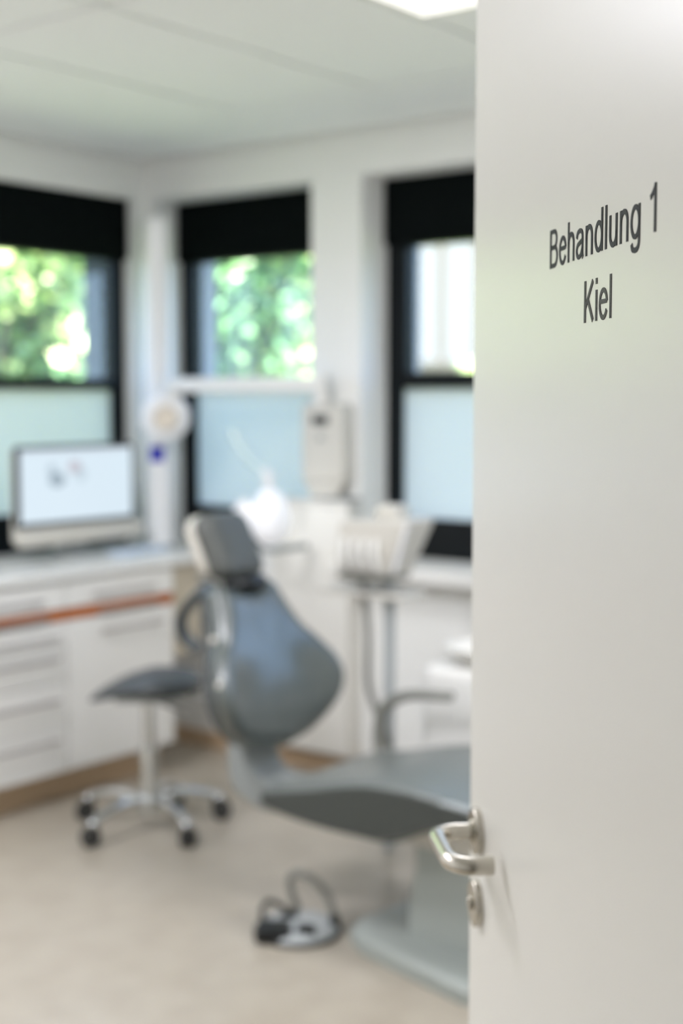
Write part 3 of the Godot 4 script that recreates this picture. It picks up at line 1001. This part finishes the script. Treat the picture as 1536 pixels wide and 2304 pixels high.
# ---------------------------------------------------------------- things on the worktop
func screen_picture() -> ImageTexture:
	var im := Image.create(160, 88, false, Image.FORMAT_RGB8)
	for y in 88:
		for x in 160:
			var c := Color(0.86, 0.925, 0.965)
			var spots := [[50.0, 37.0, 12.0, 9.0, 0.5], [43.0, 25.0, 7.0, 8.0, 0.25], [75.0, 22.0, 10.0, 8.0, 0.3], [84.0, 32.0, 8.0, 10.0, 0.16]]
			for s in spots:
				var d := Vector2((x - s[0]) / s[2], (y - s[1]) / s[3]).length()
				var k: float = s[4] * (1.0 if d < 0.75 else clampf((1.1 - d) / 0.35, 0.0, 1.0))
				var to := Color(0.35, 0.42, 0.48) if s != spots[2] else Color(0.55, 0.35, 0.38)
				c = c.lerp(to, k)
			if y < 5:
				c = Color(0.82, 0.87, 0.91)
			im.set_pixel(x, y, c)
	return ImageTexture.create_from_image(im)

func desk_things() -> void:
	var t := thing("monitor", "flat white desktop monitor with lit pale screen on the worktop", "monitor", Vector3(3.805, 0.9055, -4.30))
	part("bezel", Geo.new().rbox(Vector3(-0.318, 0.135, -0.02), Vector3(0.318, 0.462, 0.0), 0.006, 0.018).mesh(), M.black, t, "thin dark rim round the screen")
	var sc := mat(Color(0.05, 0.05, 0.05), 0.3)
	sc.emission_enabled = true
	sc.emission = Color.WHITE
	sc.emission_operator = BaseMaterial3D.EMISSION_OP_MULTIPLY
	sc.emission_texture = screen_picture()
	sc.emission_energy_multiplier = 1.0
	var q := QuadMesh.new()
	q.size = Vector2(0.598, 0.292)
	part("screen", q, sc, t, "lit pale blue screen").position = Vector3(0, 0.30, 0.002)
	part("chin", Geo.new().rbox(Vector3(-0.335, 0.062, 0.0), Vector3(0.335, 0.132, 0.04), 0.012, 0.025).mesh(), M.cream, t, "cream bar below the screen")
	part("back", Geo.new().rbox(Vector3(-0.31, 0.07, -0.05), Vector3(0.31, 0.455, -0.021), 0.012, 0.02).mesh(), M.cream, t)
	part("stand", Geo.new().rbox(Vector3(-0.075, 0.0, -0.12), Vector3(0.095, 0.012, 0.07), 0.004, 0.02).rbox(Vector3(-0.07, 0.01, -0.075), Vector3(0.09, 0.14, -0.051), 0.004).mesh(), M.light_grey, t)
	var l := AreaLight3D.new()
	l.name = "screen_light"
	l.area_size = Vector2(0.6, 0.29)
	l.light_energy = 0.02
	l.light_color = Color(0.86, 0.93, 1.0)
	l.shadow_enabled = true
	t.add_child(l)
	l.position = Vector3(0, 0.30, 0.01)
	l.rotation = Vector3(0, PI, 0)
	var kb := thing("keyboard", "slim pale blue keyboard lying on the worktop right of the monitor stand", "keyboard", Vector3(4.06, 0.905, -4.22), 0.12)
	part("case", Geo.new().rbox(Vector3(-0.15, 0, -0.055), Vector3(0.15, 0.014, 0.055), 0.004).mesh(), mat(Color(0.72, 0.78, 0.84), 0.25), kb)
	for r in 4:
		var keys := Geo.new()
		for c in 12:
			keys.box(Vector3(-0.14 + c * 0.0235, 0.013, -0.046 + r * 0.0235), Vector3(-0.14 + c * 0.0235 + 0.019, 0.018, -0.046 + r * 0.0235 + 0.019))
		part("key_row", keys.mesh(), mat(Color(0.86, 0.9, 0.95), 0.35), kb)
	var pad := thing("note_pad", "thin grey note pad near the worktop's front edge at the left", "note pad", Vector3(3.345, 0.905, -4.09), 0.1)
	part("cover", Geo.new().rbox(Vector3(-0.08, 0, -0.05), Vector3(0.08, 0.004, 0.05), 0.001).mesh(), M.grey, pad)
	part("paper_block", Geo.new().rbox(Vector3(-0.077, 0.004, -0.047), Vector3(0.077, 0.012, 0.047), 0.001).mesh(), mat(Color(0.78, 0.78, 0.76), 0.8), pad)

# ---------------------------------------------------------------- x-ray unit in the corner
func xray() -> void:
	var o := Vector3(4.30, 0.905, -4.33)
	var t := thing("corner_column", "tall white round column standing on the worktop in the room corner", "column", o)
	var col := Geo.new()
	col.lathe([Vector2(0, 0), Vector2(0.074, 0), Vector2(0.074, 0.02), Vector2(0.066, 0.026), Vector2(0.066, 1.40), Vector2(0.06, 1.425), Vector2(0.04, 1.44), Vector2(0, 1.445)], 40)
	part("tube", col.mesh(), M.gloss, t)
	var foot := Geo.new()
	foot.lathe([Vector2(0.074, 0.0), Vector2(0.08, 0.0), Vector2(0.08, 0.012), Vector2(0.074, 0.014)], 40)
	part("foot_ring", foot.mesh(), M.grey, t)
	var lab := Geo.new()
	lab.x = Transform3D(Basis(Vector3.UP, deg_to_rad(-52)), Vector3.ZERO)
	var n := 6
	for i in n:
		var a0 := deg_to_rad(-27 + 54.0 * i / n)
		var a1 := deg_to_rad(-27 + 54.0 * (i + 1) / n)
		var p0 := Vector3(sin(a0) * 0.0675, 0.375, cos(a0) * 0.0675)
		var p1 := Vector3(sin(a1) * 0.0675, 0.375, cos(a1) * 0.0675)
		var h := Vector3(0, 0.068, 0)
		lab.quad(p0, p1, p1 + h, p0 + h)
	part("blue_label", lab.mesh(60), M.blue, t, "small blue square label")
	# swing arm from the wall box to the head
	var a := thing("xray_unit", "white wall-mounted x-ray unit with horizontal swing arm and round head before the middle window", "x-ray unit", Vector3(4.45, 1.16, -3.47))
	var off := -a.position
	var boxg := Geo.new()
	boxg.x = Transform3D(Basis(Vector3.UP, -PI / 2), Vector3(4.45, 0, -3.47))
	# local: x along the wall (world z), y up, z into the room (world -x)
	boxg.rbox(Vector3(-0.115, 1.215, 0.0), Vector3(0.105, 1.535, 0.075), 0.012, 0.02)
	part("control_box", boxg.mesh(35), M.cream, a).position = off
	var taper := Geo.new()
	taper.x = boxg.x
	taper.loft(PackedVector2Array([Vector2(-0.07, 1.155), Vector2(0.06, 1.155), Vector2(0.1, 1.215), Vector2(-0.11, 1.215)]), [[0.0, 0.0], [0.0, 0.065], [0.008, 0.072]])
	part("box_foot", taper.mesh(30), M.cream, a).position = off
	var disp := Geo.new()
	disp.x = boxg.x
	disp.rbox(Vector3(-0.055, 1.448, 0.073), Vector3(0.025, 1.485, 0.079), 0.002)
	part("display", disp.mesh(), M.black, a, "small dark display").position = off
	var btn := Geo.new()
	btn.x = boxg.x
	btn.rbox(Vector3(-0.03, 1.385, 0.073), Vector3(0.005, 1.405, 0.078), 0.002)
	part("button", btn.mesh(), M.grey, a).position = off
	var shelf := Geo.new()
	shelf.x = boxg.x
	shelf.rbox(Vector3(0.03, 1.143, 0.0), Vector3(0.14, 1.155, 0.09), 0.003)
	part("ledge", shelf.mesh(), M.grey, a).position = off
	var neck := Geo.new()
	neck.x = Transform3D(Basis(), Vector3(4.39, 1.53, -3.49))
	neck.lathe([Vector2(0, 0), Vector2(0.03, 0), Vector2(0.03, 0.11), Vector2(0.024, 0.122), Vector2(0, 0.124)], 24)
	part("pivot", neck.mesh(), M.white, a).position = off
	var arm := Geo.new()
	var p0 := Vector3(4.375, 1.611, -3.455)
	var p1 := Vector3(4.27, 1.611, -4.23)
	arm.x = Transform3D(Basis((p1 - p0).normalized(), Vector3.UP, (p1 - p0).normalized().cross(Vector3.UP)), p0)
	arm.rbox(Vector3(0, -0.032, -0.022), Vector3((p1 - p0).length(), 0.032, 0.022), 0.012)
	part("swing_arm", arm.mesh(35), M.white, a).position = off
	var yoke := Geo.new()
	yoke.tube([Vector3(4.245, 1.60, -4.20), Vector3(4.235, 1.555, -4.19), Vector3(4.225, 1.52, -4.185)], 0.025, 12)
	part("yoke", yoke.mesh(), M.white, a).position = off
	var head := Geo.new()
	var look := Vector3(-0.70, -0.02, 0.71).normalized()
	head.x = Transform3D(Basis.looking_at(look, Vector3.UP) * Basis(Vector3.RIGHT, -PI / 2), Vector3(4.215, 1.475, -4.205))
	head.lathe([Vector2(0, -0.03), Vector2(0.07, -0.03), Vector2(0.10, -0.015), Vector2(0.107, 0.01), Vector2(0.105, 0.03), Vector2(0.095, 0.045), Vector2(0.07, 0.055), Vector2(0, 0.058)], 40)
	part("head", head.mesh(60), M.gloss, a, "round white head").position = off
	var cone := Geo.new()
	cone.x = head.x * Transform3D(Basis(), Vector3(0, 0.05, 0))
	cone.lathe([Vector2(0.0, 0.0), Vector2(0.055, 0.0), Vector2(0.05, 0.04), Vector2(0.044, 0.045), Vector2(0.038, 0.04), Vector2(0, 0.036)], 32)
	part("cone", cone.mesh(), mat(Color(0.86, 0.82, 0.76), 0.5), a, "beige round cone").position = off

# ---------------------------------------------------------------- wall bin and lamp
func lamp() -> void:
	var w := thing("wall_cabinet", "narrow cream wall cabinet below the x-ray control box, behind the lamp head", "cabinet", Vector3(4.45, 0.10, -3.53))
	w.rotation.y = -PI / 2
	part("body", Geo.new().rbox(Vector3(-0.2, 0.0, 0.0), Vector3(0.20, 1.02, 0.07), 0.006).mesh(), M.wall_cream, w)
	part("door", Geo.new().rbox(Vector3(-0.198, 0.004, 0.072), Vector3(0.198, 1.02, 0.09), 0.004).mesh(), M.wall_cream, w)
	part("top_board", Geo.new().rbox(Vector3(-0.202, 1.022, 0.0), Vector3(0.202, 1.042, 0.094), 0.004).mesh(), M.wall_cream, w)
	var o := Vector3(4.12, 1.085, -3.535)
	var t := thing("treatment_lamp", "glowing white rounded lamp head with slim pale handle behind the headrest", "lamp", o)
	var shell := Geo.new()
	shell.ball(Vector3(0, 0, 0), Vector3(0.082, 0.115, 0.078), 28, 16)
	var glow := mat(Color(0.95, 0.95, 0.96), 0.2)
	glow.emission_enabled = true
	glow.emission = Color(0.97, 0.98, 1.0)
	glow.emission_energy_multiplier = 0.22
	part("glowing_head", shell.mesh(60), glow, t)
	var bulb := OmniLight3D.new()
	bulb.name = "bulb_light"
	bulb.light_energy = 0.03
	bulb.light_size = 0.05
	bulb.omni_range = 8.0
	bulb.omni_attenuation = 2.0
	bulb.shadow_enabled = true
	t.add_child(bulb)
	var side := Geo.new()
	side.ball(Vector3(-0.035, 0.01, -0.105), Vector3(0.05, 0.065, 0.04), 20, 12)
	part("side_knob", side.mesh(60), M.gloss, t)
	var neck := Geo.new()
	neck.tube(Geo.smooth([Vector3(0.0, 0.09, 0.0), Vector3(0.0, 0.13, -0.01), Vector3(0.0, 0.165, -0.005), Vector3(-0.01, 0.185, -0.03)], 5), 0.026, 12, 0.014)
	part("neck", neck.mesh(), M.gloss, t)
	var wand := Geo.new()
	wand.tube(Geo.smooth([Vector3(-0.01, 0.18, -0.03), Vector3(-0.01, 0.22, -0.09), Vector3(-0.01, 0.28, -0.15), Vector3(-0.01, 0.335, -0.19)], 5), 0.011, 12, 0.022)
	part("handle", wand.mesh(), mat(Color(0.80, 0.88, 0.88), 0.2), t, "slim pale handle")
	var yoke := Geo.new()
	yoke.tube(Geo.smooth([Vector3(-0.03, 0.06, -0.082), Vector3(-0.03, -0.04, -0.085), Vector3(-0.02, -0.115, -0.06), Vector3(0.0, -0.128, 0.0), Vector3(0.0, -0.128, 0.05)], 6), 0.011, 10)
	yoke.tube([Vector3(0, -0.128, 0.0), Vector3(0.1, -0.128, 0.01), Vector3(0.2, -0.128, 0.02)], 0.014, 10)
	part("yoke", yoke.mesh(), M.grey, t)

# ---------------------------------------------------------------- instrument console on its post
func console() -> void:
	var o := Vector3(3.78, 0.0, -2.71)
	var t := thing("instrument_console", "cream instrument console on a slim post beside the dental chair, before the right window", "instrument console", o)
	var post := Geo.new()
	post.tube([Vector3(0, 0.0, 0), Vector3(0, 0.3, 0), Vector3(0, 0.6, 0), Vector3(0, 0.97, 0)], 0.02, 16)
	part("post", post.mesh(), M.light_grey, t)
	var head := profile_x([[-2.87, 0.968], [-2.655, 0.965], [-2.57, 1.13], [-2.565, 1.15], [-2.585, 1.156], [-2.84, 1.142], [-2.855, 1.13]], 3.68, 3.84, 0.014)
	part("head", head.mesh(35), M.cream, t).position = -o
	var knob := Geo.new()
	knob.x = Transform3D(Basis(), Vector3(3.80, 1.14, -2.715) - o)
	knob.rbox(Vector3(-0.045, 0, -0.045), Vector3(0.045, 0.055, 0.045), 0.014, 0.02)
	part("joint", knob.mesh(), M.cream, t)
	var under := profile_x([[-2.845, 0.945], [-2.665, 0.945], [-2.655, 0.964], [-2.855, 0.964]], 3.67, 3.83, 0.004)
	part("underside", under.mesh(), M.hose, t).position = -o
	for i in 4:
		var h := Geo.new()
		var z := -2.815 + i * 0.045
		h.tube(Geo.smooth([Vector3(3.672, 0.985, z), Vector3(3.658, 1.03, z), Vector3(3.672, 1.085, z - 0.006)], 4), 0.014, 10, 0.009)
		part("handpiece", h.mesh(), M.white, t).position = -o
	part("edge_strip", profile_x([[-2.625, 0.985], [-2.612, 0.985], [-2.56, 1.14], [-2.573, 1.14]], 3.672, 3.682, 0.002).mesh(), M.gloss, t).position = -o
	var tray := Geo.new()
	tray.x = Transform3D(Basis(), -o)
	tray.rbox(Vector3(3.69, 0.885, -2.95), Vector3(3.85, 0.903, -2.60), 0.006)
	part("tray", tray.mesh(), M.cream, t)
	var hose := Geo.new()
	hose.tube(Geo.smooth([Vector3(3.72, 0.96, -2.786), Vector3(3.72, 0.872, -2.767), Vector3(3.72, 0.759, -2.754), Vector3(3.72, 0.591, -2.753), Vector3(3.735, 0.495, -2.733), Vector3(3.77, 0.37, -2.70)], 6), 0.012, 10)
	part("hose", hose.mesh(), M.hose, t, "grey hanging hose").position = -o

func cuspidor() -> void:
	var o := Vector3(3.78, 0, -2.29)
	var t := thing("water_unit", "white water unit with spittoon bowl on the chair's far side, next to the door edge", "water unit", o)
	var b := Geo.new()
	b.x = Transform3D(Basis(Vector3.RIGHT, -PI / 2), Vector3.ZERO)
	b.loft(Geo.rect(-0.18, -0.19, 0.18, 0.18, 0.05, 5), [[0, 0.0], [0, 0.66], [0.008, 0.69], [0.03, 0.70]])
	part("body", b.mesh(40), M.white, t)
	var bowl := Geo.new()
	bowl.x = Transform3D(Basis(), Vector3(-0.04, 0.70, -0.02))
	bowl.lathe([Vector2(0, 0.0), Vector2(0.06, 0.0), Vector2(0.115, 0.035), Vector2(0.128, 0.06), Vector2(0.122, 0.064), Vector2(0.105, 0.045), Vector2(0.05, 0.014), Vector2(0, 0.012)], 32)
	part("bowl", bowl.mesh(), M.wall_cream, t)
	var fill := Geo.new()
	fill.x = Transform3D(Basis(), Vector3(0.08, 0.70, 0.08))
	fill.rbox(Vector3(-0.06, 0.0, -0.07), Vector3(0.06, 0.16, 0.07), 0.015, 0.025)
	part("cup_filler", fill.mesh(), M.white, t)
	var sp := Geo.new()
	sp.tube(Geo.smooth([Vector3(0.03, 0.83, 0.06), Vector3(-0.02, 0.85, 0.06), Vector3(-0.04, 0.82, 0.06)], 5), 0.007, 8)
	part("spout", sp.mesh(), M.chrome, t)

# ---------------------------------------------------------------- foot control
func foot_control() -> void:
	var o := Vector3(3.02, 0, -2.49)
	var t := thing("foot_control", "round grey foot control with black pedals and curved carrying hoop on the floor", "foot control", o)
	var body := Geo.new()
	body.lathe([Vector2(0, 0), Vector2(0.118, 0), Vector2(0.122, 0.008), Vector2(0.116, 0.022), Vector2(0.09, 0.034), Vector2(0.04, 0.04), Vector2(0, 0.041)], 40)
	part("body", body.mesh(60), M.light_grey, t)
	var rim := Geo.new()
	rim.lathe([Vector2(0.118, 0.0), Vector2(0.128, 0.0), Vector2(0.13, 0.006), Vector2(0.124, 0.012), Vector2(0.118, 0.012)], 40)
	part("rim", rim.mesh(), M.rubber, t)
	var right := Vector3(0.611, 0, 0.792)
	var away := Vector3(0.792, 0, -0.611)
	var f := Basis(right, Vector3.UP, -away)
	var hoop := Geo.new()
	hoop.x = Transform3D(f, Vector3.ZERO)
	hoop.tube(Geo.smooth([Vector3(0.105, 0.02, 0.0), Vector3(0.10, 0.06, -0.02), Vector3(0.075, 0.105, -0.05), Vector3(0.035, 0.135, -0.08), Vector3(-0.01, 0.14, -0.1), Vector3(-0.028, 0.12, -0.1), Vector3(-0.022, 0.085, -0.09), Vector3(-0.003, 0.04, -0.075)], 6), 0.0115, 10)
	part("hoop", hoop.mesh(), M.hose, t, "curved grey carrying hoop")
	var clamp_g := Geo.new()
	clamp_g.x = Transform3D(f, Vector3.ZERO)
	clamp_g.rbox(Vector3(0.092, 0.012, -0.018), Vector3(0.122, 0.05, 0.02), 0.006)
	part("hoop_socket", clamp_g.mesh(), M.black, t)
	for s in [[-0.122, 0.015, -0.015, 0.108, 0.046], [-0.006, 0.04, 0.055, 0.095, 0.044], [-0.05, -0.05, 0.0, -0.005, 0.055]]:
		var p := Geo.new()
		p.x = Transform3D(f, Vector3.ZERO)
		p.rbox(Vector3(s[0], 0.006, s[1]), Vector3(s[2], s[4], s[3]), 0.008, 0.018)
		part("pedal", p.mesh(), M.black, t)
	var loop := Geo.new()
	loop.x = Transform3D(f, Vector3.ZERO)
	loop.tube(Geo.smooth([Vector3(-0.10, 0.03, 0.02), Vector3(-0.105, 0.06, -0.02), Vector3(-0.085, 0.075, -0.05), Vector3(-0.04, 0.055, -0.04)], 5), 0.008, 10)
	part("toe_guard", loop.mesh(), M.rubber, t)
